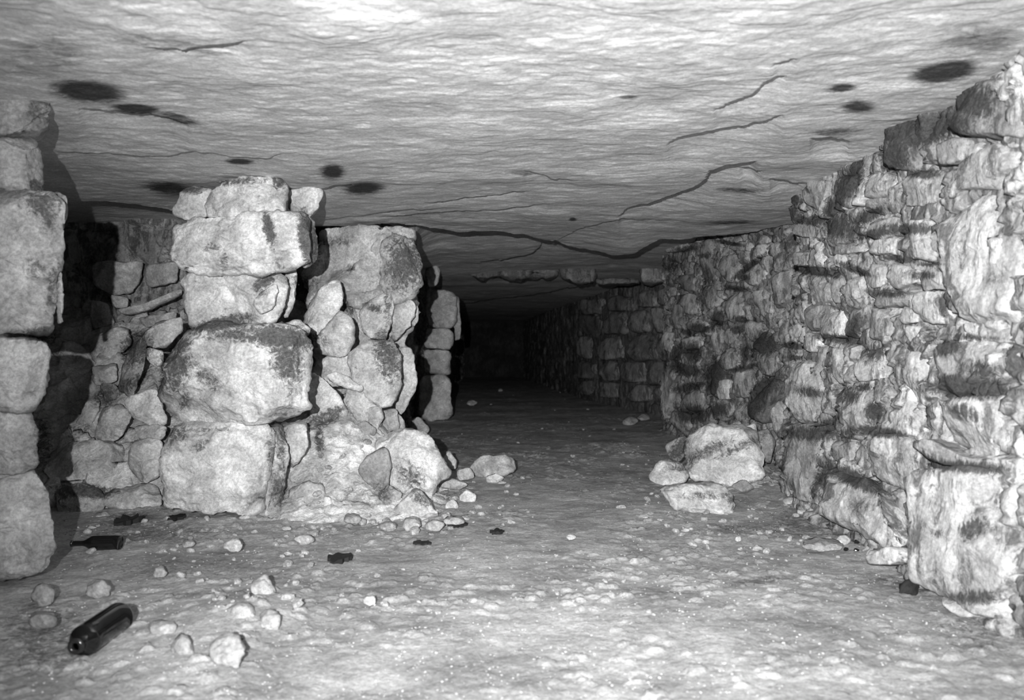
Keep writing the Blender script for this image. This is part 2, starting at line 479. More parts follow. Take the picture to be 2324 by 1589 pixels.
XX, YY = np.meshgrid(xsf, ysf)
P = np.stack([XX.ravel(), YY.ravel(), floor_z(XX, YY).ravel()], 1)
q = proj(P); front = P[:, 1] > 1.4
FL_ST = [(1830,1185,80,30,8,.42),(1960,1215,60,14,12,.5),(1720,1320,60,8,-6,.5),(2080,1330,120,16,14,.35),(330,1210,170,22,0,.42),(300,1175,40,10,0,.6),(2210,1440,90,40,20,.35),
         (430,1290,200,30,0,.25),(100,1450,90,80,0,.4),(1700,1200,90,12,0,.35)]
st = np.where(front, stain_at(q, FL_ST), 0)
tn = 1.0 + .25 * fbm(P * np.array([2.2, 2.2, 0]), 4, 78)
fl = grid_obj('floor', P, len(ysf), len(xsf), M_FLOOR, tone=tn, stain=st, dirt=.2, origin=(0, 8, 0))
tag(fl, 'trodden pale dusty stone floor littered with chips', kind='structure')
def fz(x, y):
    return float(floor_z(np.array([[x]]), np.array([[y]]))[0, 0])

# ------------------------------------------------------------------ walls: rough backing along a plan line
def wall(name, plan, z0=-.1, z1=2.0, step=.012, cell=7.0, amp=.07, tone=.8, label='', batter=0.0, mat=None, zs=None, side=1, dirt=.5):
    plan = np.array(plan, float)
    d = np.r_[0, np.cumsum(np.linalg.norm(np.diff(plan, axis=0), axis=1))]
    n = int(d[-1] / step) + 2
    s = np.linspace(0, d[-1], n)
    x, y = np.interp(s, d, plan[:, 0]), np.interp(s, d, plan[:, 1])
    tx, ty = np.gradient(x, s), np.gradient(y, s)
    k = max(3, int(.1 / step)); ker = np.ones(k) / k
    tx = np.convolve(np.pad(tx, k // 2, 'edge'), ker, 'same')[k // 2:k // 2 + n]; ty = np.convolve(np.pad(ty, k // 2, 'edge'), ker, 'same')[k // 2:k // 2 + n]
    l = np.hypot(tx, ty); nx, ny = -ty / l * side, tx / l * side
    zz = np.arange(z0, z1, step)
    S_, Z_ = np.meshgrid(s, zz)
    w1, e1, c1 = cells((S_ * cell * .8).ravel() + 3, (Z_ * cell * 1.25).ravel(), 21)
    w2, e2, c2 = cells((S_ * cell * 2.2).ravel() + 3, (Z_ * cell * 2.9).ravel(), 22)
    p = np.stack([S_.ravel(), Z_.ravel(), 0 * Z_.ravel()], 1)
    off = amp * (w1 * .8 - .5 * np.exp(-(e1 / .08) ** 2)) + amp * .3 * (w2 - .5 * np.exp(-(e2 / .1) ** 2)) + .01 * fbm(p * 18, 4, 31)
    off = off + batter * (1 - np.clip(p[:, 1] / 1.0, 0, 1))
    X = x[None, :] + (nx[None, :] * off.reshape(S_.shape)); Yv = y[None, :] + (ny[None, :] * off.reshape(S_.shape))
    P = np.stack([X.ravel(), Yv.ravel(), Z_.ravel()], 1)
    tn = tone * (.72 + .5 * c1)
    o = grid_obj(name, P, len(zz), n, mat or M_WALL, flip=(side > 0), tone=tn, dirt=dirt,
                 stain=stain_at(proj(P), STAIN), origin=(float(x.mean()), float(y.mean()), 0))
    tag(o, label, kind='structure')
    return o

PL1 = [(1.64, -1.5), (1.63, 2.6), (1.66, 3.5), (1.70, 4.5), (1.76, 5.2), (1.86, 5.4), (2.2, 5.5)]
PL2 = [(2.2, 5.45), (2.08, 6.0), (1.99, 6.5), (1.86, 7.5), (1.70, 8.8), (1.66, 9.15), (1.75, 9.3), (2.2, 9.35)]
PL3 = [(2.3, 9.3), (2.15, 10.6), (1.95, 11.3), (1.72, 12.4), (1.35, 15), (.95, 19), (.55, 24), (.35, 28)]
wr1 = wall('wall_right', PL1, label='near stretch of dry stone wall on the right, big pale blocks', batter=.10, tone=.85)
wr2 = wall('wall_right', PL2, label='recessed grey stretch of dry stone wall beyond the corner', batter=.05, tone=.72, step=.016)
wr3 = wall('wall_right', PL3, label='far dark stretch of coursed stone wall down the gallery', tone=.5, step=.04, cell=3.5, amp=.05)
wl = wall('wall_left', [(-5.2, 6.75), (-2.4, 6.7), (-1.2, 6.8), (-1.0, 7.1), (-1.3, 8), (-1.25, 10.5), (-1.1, 14), (-1.4, 20), (-1.6, 28)], side=-1,
          label='dark rubble wall behind the stone pillars on the left', tone=.8, step=.02, cell=3.5)
wf = wall('wall_far', [(.6, 27.5), (-2.4, 27.5)], label='unlit end of the gallery', side=1, tone=.15, step=.08, cell=3)  # near-black tone: the darkness of the deep gallery is put into the colour
wb = wall('wall_left', [(-5.2, -1.5), (-5.2, 6.9)], side=-1, label='side wall of the chamber beyond the left edge', tone=.7, step=.05, cell=4)

def plan_hit(px, plan):
    k = (px - CX) / F
    for i in range(len(plan) - 1):
        (x0, y0), (x1, y1) = plan[i], plan[i + 1]
        a, b = x0 - k * y0, x1 - k * y1
        if y1 > .5 and a * b <= 0 and a != b:
            t = a / (a - b)
            if 0 <= t <= 1: return y0 + t * (y1 - y0), (x1 - x0, y1 - y0)
    return None

def wall_stones(parent, plan, polys, out=.03, yaw=12, mat=None, tscale=1.0, name='stone_block', batter=0.0, **kw):
    for it in polys:
        poly, tn = it[0], it[1]
        opt = it[2] if len(it) > 2 else {}
        c = np.mean(poly, 0)
        hit = plan_hit(c[0], plan)
        if hit is None: continue
        Y, t = hit
        z = HC - (c[1] - CY) / F * Y
        nrm = unit((-t[1], t[0], 0))
        yw = opt.get('yaw', yaw) + rng.uniform(-8, 8)
        a = math.radians(yw); nx = nrm[0] * math.cos(a) - nrm[1] * math.sin(a); ny = nrm[0] * math.sin(a) + nrm[1] * math.cos(a)
        n = unit((nx, ny, opt.get('lean', rng.uniform(-.02, .22))))
        Y = Y - (out + opt.get('out', 0) + batter * max(0, 1 - max(z, 0))) / max(.15, (c[0] - CX) / F)
        aw = abs(sum(poly[i][0] * poly[i - 1][1] - poly[i][1] * poly[i - 1][0] for i in range(len(poly)))) / 2
        bg = opt.get('bulge', .10 * math.sqrt(aw) / F * Y)
        stone(name, poly, Y, parent, mat or M_WALL, bulge=bg, p=7, tone=(1 + (tn - 1) * 1.35) * tscale, n=n, ext='n', rough=opt.get('rough', .55 if max(p_[0] for p_ in poly) > 2300 else .9), dirt=opt.get('dirt', .45), maxT=opt.get('T', .28), **kw)

W1 = [
 ([(1818,415),(1880,408),(1898,440),(1882,470),(1850,478),(1825,452)], 1.05),
 ([(1742,430),(1765,425),(1782,450),(1788,520),(1792,600),(1752,628),(1745,560),(1738,500)], .85, {'yaw': 30, 'out': .06, 'rough': .5}),
 ([(1760,455),(1778,450),(1782,510),(1770,530),(1758,515)], .8, {'out': .03}),
 ([(1788,575),(1840,572),(1862,590),(1830,605),(1792,600)], 1.15),
 ([(1792,505),(1830,510),(1870,505),(1865,535),(1840,540),(1795,530)], 1.05),
 ([(1828,625),(1862,620),(1902,640),(1885,684),(1835,690),(1822,655)], 1.15),
 ([(1882,632),(1910,622),(1916,680),(1888,690)], .9),
 ([(1922,640),(1962,625),(1968,672),(1925,682)], 1.15),
 ([(1885,582),(1915,572),(1932,600),(1910,608),(1890,600)], 1.3),
 ([(2010,600),(2076,603),(2080,642),(2012,655)], 1.2),
 ([(2082,605),(2140,600),(2146,655),(2086,660)], 1.0),
 ([(1965,600),(2004,600),(2004,650),(1970,655)], 1.0),
 ([(1970,545),(2045,540),(2052,572),(1968,578)], 1.2),
 ([(1958,452),(2045,446),(2052,478),(2000,492),(1955,482)], 1.0),
 ([(2052,398),(2140,382),(2152,455),(2060,472),(2040,422)], 1.0),
 ([(1985,388),(2040,396),(2045,440),(1950,448),(1955,410)], 1.15),
 ([(2152,372),(2260,325),(2330,330),(2330,415),(2180,430),(2155,452)], 1.05),
 ([(2185,440),(2260,422),(2345,425),(2345,750),(2190,738),(2150,650),(2125,520),(2142,480)], 1.12, {'out': .02}),
 ([(2055,500),(2120,498),(2132,585),(2060,590)], 1.0),
 ([(1897,480),(1950,486),(1942,540),(1882,562),(1870,520)], .95),
 ([(1960,494),(2050,492),(2052,535),(1965,542)], .95),
 ([(1875,560),(1960,548),(1962,572),(1880,576)], 1.0),
 ([(1972,662),(2070,665),(2076,688),(1975,700)], .95),
 ([(2082,664),(2142,658),(2146,730),(2098,735),(2065,702)], 1.2),
 ([(2040,692),(2078,706),(2088,730),(2040,736)], 1.2),
 ([(1962,704),(2035,692),(2036,760),(1966,770)], .85),
 ([(1897,700),(1926,695),(1908,765),(1890,768)], 1.35),
 ([(1928,700),(1957,702),(1957,765),(1912,768)], .6),
 ([(1815,775),(1832,754),(1852,758),(1858,780),(1842,797),(1820,792)], 1.45, {'out': .03}),
 ([(2046,742),(2094,738),(2096,780),(2068,787),(2050,772)], 1.3),
 ([(2100,748),(2130,738),(2345,750),(2345,778),(2120,772)], .95),
 ([(2118,792),(2160,772),(2345,780),(2345,872),(2120,900)], .95),
 ([(1880,790),(1942,790),(1930,840),(1892,872),(1875,832)], 1.15),
 ([(1945,795),(2000,790),(2048,802),(2045,862),(1942,867),(1934,832)], 1.25),
 ([(2052,800),(2110,792),(2112,885),(2050,884)], 1.0),
 ([(1785,832),(1830,805),(1870,820),(1880,870),(1890,942),(1796,955),(1783,890)], 1.2, {'out': .02}),
 ([(1895,892),(1930,872),(2045,878),(2046,905),(1995,960),(1922,988),(1896,952)], 1.05),
 ([(2050,905),(2096,908),(2092,988),(2004,985),(2010,960)], 1.25),
 ([(2100,910),(2345,895),(2345,1050),(2200,1034),(2100,992)], 1.2),
 ([(1942,1002),(1990,980),(2110,1003),(2118,1052),(2060,1115),(1972,1085),(1945,1042)], 1.1, {'out': .03}),
 ([(1758,995),(1800,965),(1880,962),(1896,1000),(1855,1050),(1832,1105),(1838,1148),(1772,1095),(1752,1040)], .95, {'out': .05}),
 ([(1838,1080),(1865,1045),(1930,1070),(2002,1108),(2015,1242),(1960,1224),(1862,1165),(1830,1125)], 1.1, {'out': .10, 'lean': .35}),
 ([(1893,1002),(1942,1000),(1952,1052),(1900,1052),(1872,1030)], .95),
 ([(2010,1115),(2080,1066),(2200,1062),(2345,1075),(2345,1450),(2150,1352),(2080,1312),(2006,1262)], 1.05, {'out': .08}),
 ([(1968,1262),(2020,1238),(2048,1276),(2000,1282),(1958,1278)], 1.4, {'out': .16}),
 ([(1985,292),(2040,262),(2130,285),(2132,368),(2080,392),(2000,372)], .8),
 ([(2132,232),(2250,170),(2345,180),(2345,312),(2150,300)], .75),
 ([(2120,322),(2160,312),(2200,318),(2185,362),(2125,372)], .85),
 ([(1792,605),(1818,602),(1818,680),(1786,700)], .85),
 ([(1826,694),(1882,690),(1886,740),(1830,748)], .95),
 ([(1786,704),(1822,694),(1830,755),(1802,785),(1785,780)], .9),
 ([(1860,745),(1888,700),(1892,765),(1862,768)], .95),
 ([(1892,410),(1950,385),(1955,440),(1925,470),(1900,462)], .8),
 ([(1905,300),(1985,270),(1990,370),(1950,385),(1900,400)], .8, {'out': -.06}),
 ([(1790,425),(1818,420),(1822,470),(1795,472)], .85),
 ([(2050,1000),(2100,995),(2200,1040),(2345,1052),(2345,1075),(2110,1052)], .9),
]
wall_stones(wr1, PL1, W1, batter=.10)

W2 = [
 ([(1535,537),(1596,541),(1600,560),(1502,576),(1498,548)], 1.1),
 ([(1600,545),(1628,543),(1628,640),(1592,642),(1586,590)], .75),
 ([(1645,552),(1700,546),(1712,570),(1660,568)], .95),
 ([(1714,556),(1742,552),(1742,582),(1712,586)], 1.2),
 ([(1632,582),(1680,577),(1692,610),(1655,642),(1632,622)], .95),
 ([(1688,602),(1742,592),(1748,632),(1702,648),(1680,632)], 1.1),
 ([(1640,664),(1692,658),(1702,700),(1685,726),(1650,732),(1640,692)], 1.0),
 ([(1482,642),(1518,652),(1524,742),(1492,738)], .85),
 ([(1522,692),(1552,690),(1547,748),(1522,748)], .75),
 ([(1532,622),(1582,620),(1582,662),(1545,658)], .7),
 ([(1580,652),(1622,644),(1642,690),(1602,702)], .85),
 ([(1742,642),(1770,622),(1808,602),(1816,640),(1792,680),(1746,702)], .85),
 ([(1702,662),(1742,652),(1758,710),(1722,722)], .95),
 ([(1688,725),(1746,735),(1742,762),(1702,776),(1686,748)], .95),
 ([(1706,772),(1730,750),(1757,756),(1762,792),(1730,806),(1705,792)], .45),
 ([(1640,748),(1680,742),(1684,764),(1642,786)], 1.0),
 ([(1630,792),(1682,784),(1692,822),(1648,842),(1630,832)], .95),
 ([(1665,842),(1696,832),(1716,852),(1716,902),(1665,902)], .9),
 ([(1716,802),(1756,795),(1762,850),(1722,852)], .75),
 ([(1695,942),(1706,902),(1758,857),(1766,882),(1742,922),(1720,962)], .6, {'out': .05}),
 ([(1736,952),(1756,892),(1782,962),(1760,985)], 1.0),
 ([(1602,882),(1622,822),(1642,812),(1632,892),(1612,902)], .4),
 ([(1630,866),(1650,860),(1652,906),(1626,908)], 1.25),
 ([(1552,722),(1602,726),(1606,750),(1562,752)], 1.1),
 ([(1546,764),(1602,762),(1602,790),(1552,792)], 1.1),
 ([(1618,732),(1640,742),(1640,802),(1616,802)], 1.0),
 ([(1500,752),(1532,756),(1527,800),(1500,792)], 1.2),
 ([(1540,802),(1570,800),(1592,840),(1562,862),(1540,842)], 1.0),
 ([(1500,802),(1530,832),(1524,902),(1502,962)], .95),
 ([(1542,884),(1592,872),(1602,930),(1552,932)], .95),
 ([(1602,912),(1652,908),(1682,920),(1642,957),(1606,952)], .9),
 ([(1660,922),(1692,912),(1696,952),(1660,957)], 1.0),
 ([(1512,932),(1562,937),(1572,972),(1532,988)], .85),
 ([(1530,665),(1575,665),(1600,705),(1560,715)], .95),
 ([(1600,700),(1640,695),(1640,735),(1605,722)], 1.0),
]
wall_stones(wr2, PL2, W2, batter=.05, out=.02, yaw=15, tscale=1.08)

# fill stones between the traced ones
def inside(pt, poly):
    x, y = pt; r = False; n = len(poly)
    for i in range(n):
        (x0, y0), (x1, y1) = poly[i], poly[(i + 1) % n]
        if (y0 > y) != (y1 > y) and x < (x1 - x0) * (y - y0) / (y1 - y0) + x0: r = not r
    return r
def fill(region, traced, spacing, seed, aspect=1.25):
    r = np.random.RandomState(seed); pts = []; out = []
    reg = np.array(region, float)
    for _ in range(5000):
        p = (r.uniform(reg[:, 0].min(), reg[:, 0].max()), r.uniform(reg[:, 1].min(), reg[:, 1].max()))
        if not inside(p, region): continue
        if any(inside(p, t[0]) for t in traced): continue
        if any(math.hypot(p[0] - a, p[1] - b) < spacing for a, b in pts): continue
        pts.append(p)
    for p in pts:
        s = spacing * r.uniform(.95, 1.5)
        out.append((blob(p[0], p[1], s * aspect, s, 6, r.randint(9999), r.uniform(-35, 25)), r.uniform(.7, 1.2)))
    return out
R1 = [(1785,430),(1900,400),(1990,280),(2130,270),(2330,300),(2330,1340),(2150,1300),(2000,1240),(1850,1150),(1770,1090),(1785,900)]
R2 = [(1505,560),(1600,550),(1740,525),(1745,620),(1780,640),(1785,960),(1740,1000),(1600,970),(1515,985),(1495,740)]
def pack(parent, plan, items, mat, tone_mul, batter, label_kind='stone_block', as_parts=True, yaw=15, **kw):
    wall_stones(parent, plan, [(p, t * tone_mul, {'out': -.035, 'T': .15}) for p, t in items], batter=batter, yaw=yaw, **kw)
f1 = fill(R1, W1, 34, 5)
pack(wr1, PL1, f1[:44], M_WALL, .95, .10, dens=.8)
f2 = fill(R2, W2, 19, 6, 1.1)
pack(wr2, PL2, f2[:64], M_WALL, .88, .05, dens=.8)

# far coursed blocks
r3 = np.random.RandomState(3)
W3 = []
for (y0, y1) in ((652, 692), (696, 752), (757, 820), (824, 878), (882, 925)):
    x = 1300 + r3.uniform(0, 25)
    while x < 1505:
        wd = r3.uniform(38, 72)
        sl = (1500 - x) * .10
        sh = (y1 - 800) * (-.22) * (1500 - x) / 200 
        a, b = y0 + (CY - y0) * .22 * (1500 - x) / 200, y1 + (CY - y1) * .22 * (1500 - x) / 200
        W3.append(([(x, a), (x + wd - 3, a + r3.uniform(-3, 3)), (x + wd - 3, b - 2), (x + 1, b - 2)], r3.uniform(.8, 1.25)))
        x += wd
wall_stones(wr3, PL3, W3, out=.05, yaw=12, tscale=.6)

# ledges under the ceiling deep in the gallery
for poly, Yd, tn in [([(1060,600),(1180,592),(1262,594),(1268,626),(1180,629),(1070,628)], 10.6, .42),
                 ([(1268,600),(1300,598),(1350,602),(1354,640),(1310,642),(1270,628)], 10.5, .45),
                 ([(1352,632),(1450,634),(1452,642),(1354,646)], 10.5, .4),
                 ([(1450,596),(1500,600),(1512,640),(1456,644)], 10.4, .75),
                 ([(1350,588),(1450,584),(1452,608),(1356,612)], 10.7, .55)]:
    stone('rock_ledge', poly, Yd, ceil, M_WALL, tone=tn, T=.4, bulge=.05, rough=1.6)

# ------------------------------------------------------------------ rubble mounds (heaped fill, uncountable)
def heap(name, x0, x1, y0, y1, fn, step, label, tone=1.0, cell=9, amp=.05, seed=3):
    X, Y = np.meshgrid(np.arange(x0, x1, step), np.arange(y0, y1, step))
    p = np.stack([X.ravel(), Y.ravel(), 0 * X.ravel()], 1)
    base = fn(X, Y)
    w1, e1, c1 = cells(X.ravel() * cell, Y.ravel() * cell, seed, .9)
    w2, e2, c2 = cells(X.ravel() * cell * 2.3, Y.ravel() * cell * 2.3, seed + 1, .9)
    z = base + (amp * w1 + amp * .4 * w2 + .01 * fbm(p * 14, 4, seed)).reshape(X.shape) * np.clip((base + .1) * 6, 0, 1)
    P = np.stack([X.ravel(), Y.ravel(), z.ravel()], 1)
    o = grid_obj(name, P, X.shape[0], X.shape[1], M_RUBBLE, tone=tone * (.75 + .5 * c1), dirt=.35, stain=stain_at(proj(P), STAIN), origin=(X.mean(), Y.mean(), 0))
    return tag(o, label, 'rubble', kind='stuff')
def left_slope(X, Y):
    t = np.clip((Y - 4.75) / 2.0, 0, 1)
    z = 1.32 * t ** .8 - .04
    z = z - np.clip((X + 1.75) / .5, 0, 1) * .35
    z = np.where(Y < 4.75, -.06, z)
    return z - .12 * np.clip((X + 1.2) / .3, 0, 1) * 8 
heap('rubble_slope', -4.4, -1.0, 4.6, 6.9, left_slope, .016, 'grey rubble slope rising behind the tall stone pillar on the left', cell=4.5, amp=.10, seed=13, tone=.9)
def mid_heap(X, Y):
    a = .60 * np.exp(-(((X + 1.15) / .52) ** 2) ** 1.3 - (((Y - 5.55) / .75) ** 2) ** 1.2)
    b = .24 * np.exp(-(((X + .92) / .36) ** 2) - ((Y - 5.15) / .35) ** 2)
    return np.maximum(a, b) + .07 * np.exp(-((X + .75) / .5) ** 2 - ((Y - 4.75) / .45) ** 2) - .055
heap('rubble_mound', -2.0, -.1, 4.0, 6.8, mid_heap, .012, 'pale mound of dusty rubble between the first and second pillars', cell=8, amp=.035, seed=23, tone=1.15)
def right_heap(X, Y):
    return .11 * np.exp(-((X - 1.62) / .35) ** 2 - ((Y - 6.0) / .7) ** 2) - .035
heap('rubble_mound', .7, 2.1, 4.4, 7.2, right_heap, .014, 'low scatter of chips at the foot of the recessed right wall', cell=12, amp=.03, seed=33, tone=1.0)

# ------------------------------------------------------------------ pillars
def pillar(loc, label, blocks, cat='pillar'):
    e = empty('stone_pillar', loc, label, cat, None)
    for b in blocks:
        kw = dict(b[3]) if len(b) > 3 else {}
        stone('stone_block', b[0], b[1], e, tone=b[2], **kw)
    return e

pillar((-1.53, 4.75, 0), 'tall pillar of five stacked rough blocks standing free from floor to ceiling', [
 ([(462,442),(500,412),(560,404),(636,397),(652,415),(650,440),(640,488),(620,497),(500,498),(462,486)], 4.48, 1.05, {'bulge': .05, 'n': (.05, -1, .05)}),
 ([(636,400),(655,420),(653,470),(642,488),(634,470)], 4.56, .9, {'n': (.5, -1, 0), 'T': .2}),
 ([(392,470),(412,428),(450,422),(482,432),(475,490),(440,502),(396,490)], 4.66, 1.0),
 ([(652,432),(700,422),(734,428),(728,465),(704,494),(655,478)], 4.80, 1.05),
 ([(480,412),(500,392),(545,384),(600,380),(645,392),(655,405),(600,408),(520,410)], 4.62, 1.0),
 ([(388,502),(432,490),(640,488),(690,476),(704,500),(706,585),(664,608),(600,622),(450,624),(402,612),(384,565)], 4.44, 1.08, {'bulge': .06, 'T': .5, 'n': (.03, -1, 0)}),
 ([(664,474),(712,494),(724,556),(722,590),(690,610),(676,590),(690,540)], 4.66, .8, {'n': (.5, -1, 0)}),
 ([(410,626),(505,622),(562,640),(566,748),(432,752),(414,700)], 4.58, 1.0, {'bulge': .04}),
 ([(500,622),(560,618),(648,612),(656,640),(648,690),(625,745),(556,748),(530,690)], 4.55, 1.05, {'bulge': .05}),
 ([(572,690),(590,665),(625,640),(632,660),(622,700),(590,715)], 4.47, 1.15, {'bulge': .03, 'T': .1}),
 ([(648,612),(675,612),(668,690),(645,725),(640,660)], 4.78, 1.05, {'T': .25}),
 ([(415,752),(490,730),(560,742),(640,732),(690,744),(722,776),(708,830),(704,930),(690,955),(600,966),(440,966),(382,960),(352,900),(356,830),(385,780)], 4.40, 1.05, {'bulge': .10, 'T': .55, 'p': 3.2}),
 ([(640,735),(680,725),(705,745),(700,760),(650,765)], 4.72, 1.1, {'T': .2}),
 ([(378,1000),(400,968),(480,955),(600,963),(622,985),(612,1060),(600,1176),(480,1164),(372,1154),(362,1080)], 4.42, 1.08, {'bulge': .04, 'T': .5, 'p': 6}),
 ([(600,972),(640,968),(656,1020),(650,1100),(642,1168),(598,1174),(604,1060)], 4.52, .85, {'n': (.75, -1, 0), 'T': .35, 'bulge': .03}),
 ([(630,968),(696,960),(700,1010),(682,1050),(652,1068),(640,1010)], 4.74, .92, {'T': .35}),
])

pillar((-.82, 6.2, 0), 'second pillar of broken stones rising from the mound to the ceiling', [
 ([(725,516),(940,518),(948,600),(930,690),(925,800),(905,975),(760,985),(690,940),(700,760),(705,640)], 6.1, .9, {'T': .4, 'bulge': .05, 'rough': 2.0, 'round_': .1}),
 ([(722,516),(800,512),(870,514),(880,570),(880,640),(812,660),(740,700),(705,650),(722,600)], 6.15, .95, {'T': .5, 'bulge': .06}),
 ([(866,548),(900,530),(944,544),(957,600),(955,640),(938,672),(892,692),(868,650),(860,590)], 5.85, 1.0, {'bulge': .12}),
 ([(870,512),(945,516),(946,548),(880,552)], 6.25, 1.0, {'T': .5}),
 ([(690,700),(730,650),(772,624),(780,680),(748,742),(715,765),(680,735)], 5.50, 1.2, {'n': (.1, -1, .3), 'T': .15, 'bulge': .03}),
 ([(740,745),(770,704),(800,722),(806,770),(785,812),(735,808),(722,772)], 5.45, 1.1, {'bulge': .1}),
 ([(778,662),(870,645),(885,662),(830,705),(785,695)], 6.0, .85),
 ([(812,702),(870,662),(894,672),(890,720),(880,775),(830,765)], 5.75, 1.05),
 ([(890,694),(938,676),(946,700),(930,745),(888,778)], 5.85, .95),
 ([(925,700),(950,690),(950,725),(938,745)], 6.0, 1.0),
 ([(720,820),(770,800),(810,815),(812,872),(740,880),(705,850)], 5.5, 1.0),
 ([(788,802),(830,775),(880,772),(906,800),(916,860),(896,922),(858,928),(800,885)], 5.45, 1.05, {'bulge': .13}),
 ([(900,780),(935,790),(944,830),(944,880),(912,945),(894,932),(914,870)], 5.75, 1.0),
 ([(800,860),(840,915),(868,925),(866,975),(820,972),(770,930)], 5.35, 1.05),
 ([(864,932),(902,926),(906,978),(866,980)], 5.5, .8),
 ([(900,935),(918,955),(920,985),(900,985)], 5.6, .9),
], 'pillar')

pillar((-.83, 10.8, 0), 'distant grey pillar of squared stones at the edge of the dark gallery', [
 ([(966,650),(1036,662),(1032,745),(968,742)], 10.75, .95),
 ([(964,744),(1029,748),(1028,792),(964,790)], 10.7, 1.0),
 ([(962,793),(1026,795),(1023,850),(960,848)], 10.7, .95),
 ([(956,851),(1023,853),(1027,955),(946,952)], 10.6, 1.0),
 ([(1028,672),(1042,668),(1046,770),(1032,775)], 11.0, .9),
])

pillar((-2.05, 3.3, 0), 'near pillar of weathered blocks cut off by the left edge of the picture', [
 ([(-120,120),(60,130),(112,160),(122,205),(114,275),(86,305),(-120,310)], 3.15, 0.50, {'T': .35, 'p': 6, 'bulge': .04, 'n': (.3,-1,0)}),
 ([(-120,310),(80,308),(100,340),(100,400),(86,430),(-120,440)], 3.18, 0.59, {'T': .35, 'p': 6, 'bulge': .04, 'n': (.3,-1,0)}),
 ([(-120,425),(70,420),(120,425),(152,462),(150,560),(132,620),(130,700),(118,765),(-120,770)], 3.12, 0.62, {'T': .35, 'p': 6, 'bulge': .04, 'n': (.3,-1,0)}),
 ([(122,430),(150,445),(156,480),(142,525),(134,500)], 3.25, 0.56),
 ([(128,600),(142,625),(144,700),(134,745),(126,690)], 3.22, 0.56),
 ([(-120,768),(100,770),(116,800),(112,850),(98,905),(70,935),(-120,945)], 3.2, 0.62, {'T': .35, 'p': 6, 'bulge': .04, 'n': (.3,-1,0)}),
 ([(-120,940),(70,935),(80,960),(84,1010),(82,1075),(-120,1080)], 3.22, 0.50, {'T': .35, 'p': 6, 'bulge': .04, 'n': (.3,-1,0)}),
 ([(-120,1072),(80,1070),(110,1110),(118,1180),(130,1255),(118,1290),(80,1315),(-120,1330)], 3.18, 0.59, {'T': .35, 'p': 6, 'bulge': .04, 'n': (.3,-1,0)}),
])

# ------------------------------------------------------------------ loose rocks with their own places
def rock(poly, Y, label, tone=1.0, group=None, name='rock', cat='rock', **kw):
    o = stone(name, poly, Y, None, tone=tone, **kw)
    return tag(o, label, cat, group)

rock([(1540,1012),(1600,966),(1650,958),(1716,966),(1742,1040),(1737,1088),(1640,1104),(1558,1090)], 5.6, 'big slab leaning against the recessed right wall', 1.1, n=(-.25,-1,.55), T=.22)
rock([(1508,1012),(1548,990),(1572,1000),(1542,1050),(1518,1040)], 6.0, 'dark pointed stone at the left tip of the big leaning slab', .7)
rock([(1468,1085),(1500,1045),(1545,1050),(1567,1082),(1550,1098),(1500,1104)], 5.45, 'angular stone lying before the big leaning slab on the right', 1.05, n=(0,-1,.3))
rock([(1488,1106),(1560,1098),(1640,1104),(1662,1130),(1668,1165),(1640,1182),(1580,1177),(1520,1152)], 4.62, 'flat pale slab lying on the floor at the right of the path', 1.0, n=(0,-1,.5), T=.14, bulge=.04)
rock([(1656,1104),(1690,1088),(1714,1110),(1690,1120)], 5.2, 'small dark stone behind the flat pale slab', .55)
rock([(1680,972),(1716,960),(1720,986),(1684,992)], 5.9, 'small white stone on top of the big leaning slab', 1.4, T=.08)
rock([(1655,965),(1680,955),(1690,985),(1668,995)], 6.0, 'small grey stone on top of the big leaning slab', .7, T=.08)
rock([(1716,985),(1745,970),(1760,1000),(1748,1060),(1730,1040)], 5.8, 'dark wedge between the leaning slab and the wall corner', .6)
rock([(852,1000),(900,976),(955,984),(988,1010),(1022,1080),(990,1112),(975,1142),(880,1118),(848,1060)], 4.95, 'large pale domed boulder at the foot of the second pillar', 1.2, bulge=.18, n=(.1,-1,.35), p=2.6)
rock([(826,1044),(874,1014),(888,1045),(880,1108),(850,1118),(812,1070)], 4.72, 'dark grey rock embedded in front of the pale domed boulder', .55, n=(0,-1,.2), T=.2)
rock([(853,1135),(880,1100),(914,1120),(906,1142),(866,1154)], 4.62, 'rounded grey stone below the dark grey rock', .75)
rock([(888,1158),(944,1112),(962,1120),(1002,1178),(950,1186),(900,1184)], 4.50, 'peaked pale stone at the front of the mound', 1.05, n=(0,-1,.3))
rock([(652,1168),(655,1115),(700,1094),(736,1102),(738,1140),(716,1166)], 4.62, 'grey stone at the right foot of the tall pillar', .8, n=(0,-1,.4))
rock([(734,1126),(750,1130),(757,1156),(738,1164)], 4.55, 'small white upright stone beside the tall pillar foot', 1.45, T=.06)
rock([(736,852),(766,842),(828,880),(822,892),(760,872)], 5.25, 'thin bright slab lying aslant above the mound', 1.3, T=.08)
rock([(700,840),(740,862),(790,925),(780,960),(720,985),(702,960)], 5.22, 'pale boulder with a grey patch between the two pillars', 1.05)
rock([(806,968),(826,952),(856,975),(850,992),(812,985)], 5.15, 'grey wedge stone resting on the mound below the second pillar', .65)
rock([(822,928),(862,922),(872,950),(858,976),(838,965)], 5.3, 'small stone with a dark pit beneath the second pillar', .95)
rock([(922,958),(950,944),(978,975),(962,988),(930,980)], 8.8, 'pale stone on the floor behind the second pillar', 1.0)
rock([(1003,1045),(1018,1022),(1038,1050),(1036,1066),(1010,1064)], 6.2, 'upright pale stone right of the domed boulder', 1.15)
rock([(1036,1068),(1068,1062),(1078,1086),(1040,1092)], 5.7, 'flat pale stone beside the upright stone', 1.0)
rock([(1068,1060),(1098,1032),(1164,1036),(1174,1064),(1140,1082),(1078,1086)], 5.95, 'grey flat slab on the path past the mound', .8, n=(0,-1,.7), T=.12, bulge=.04)
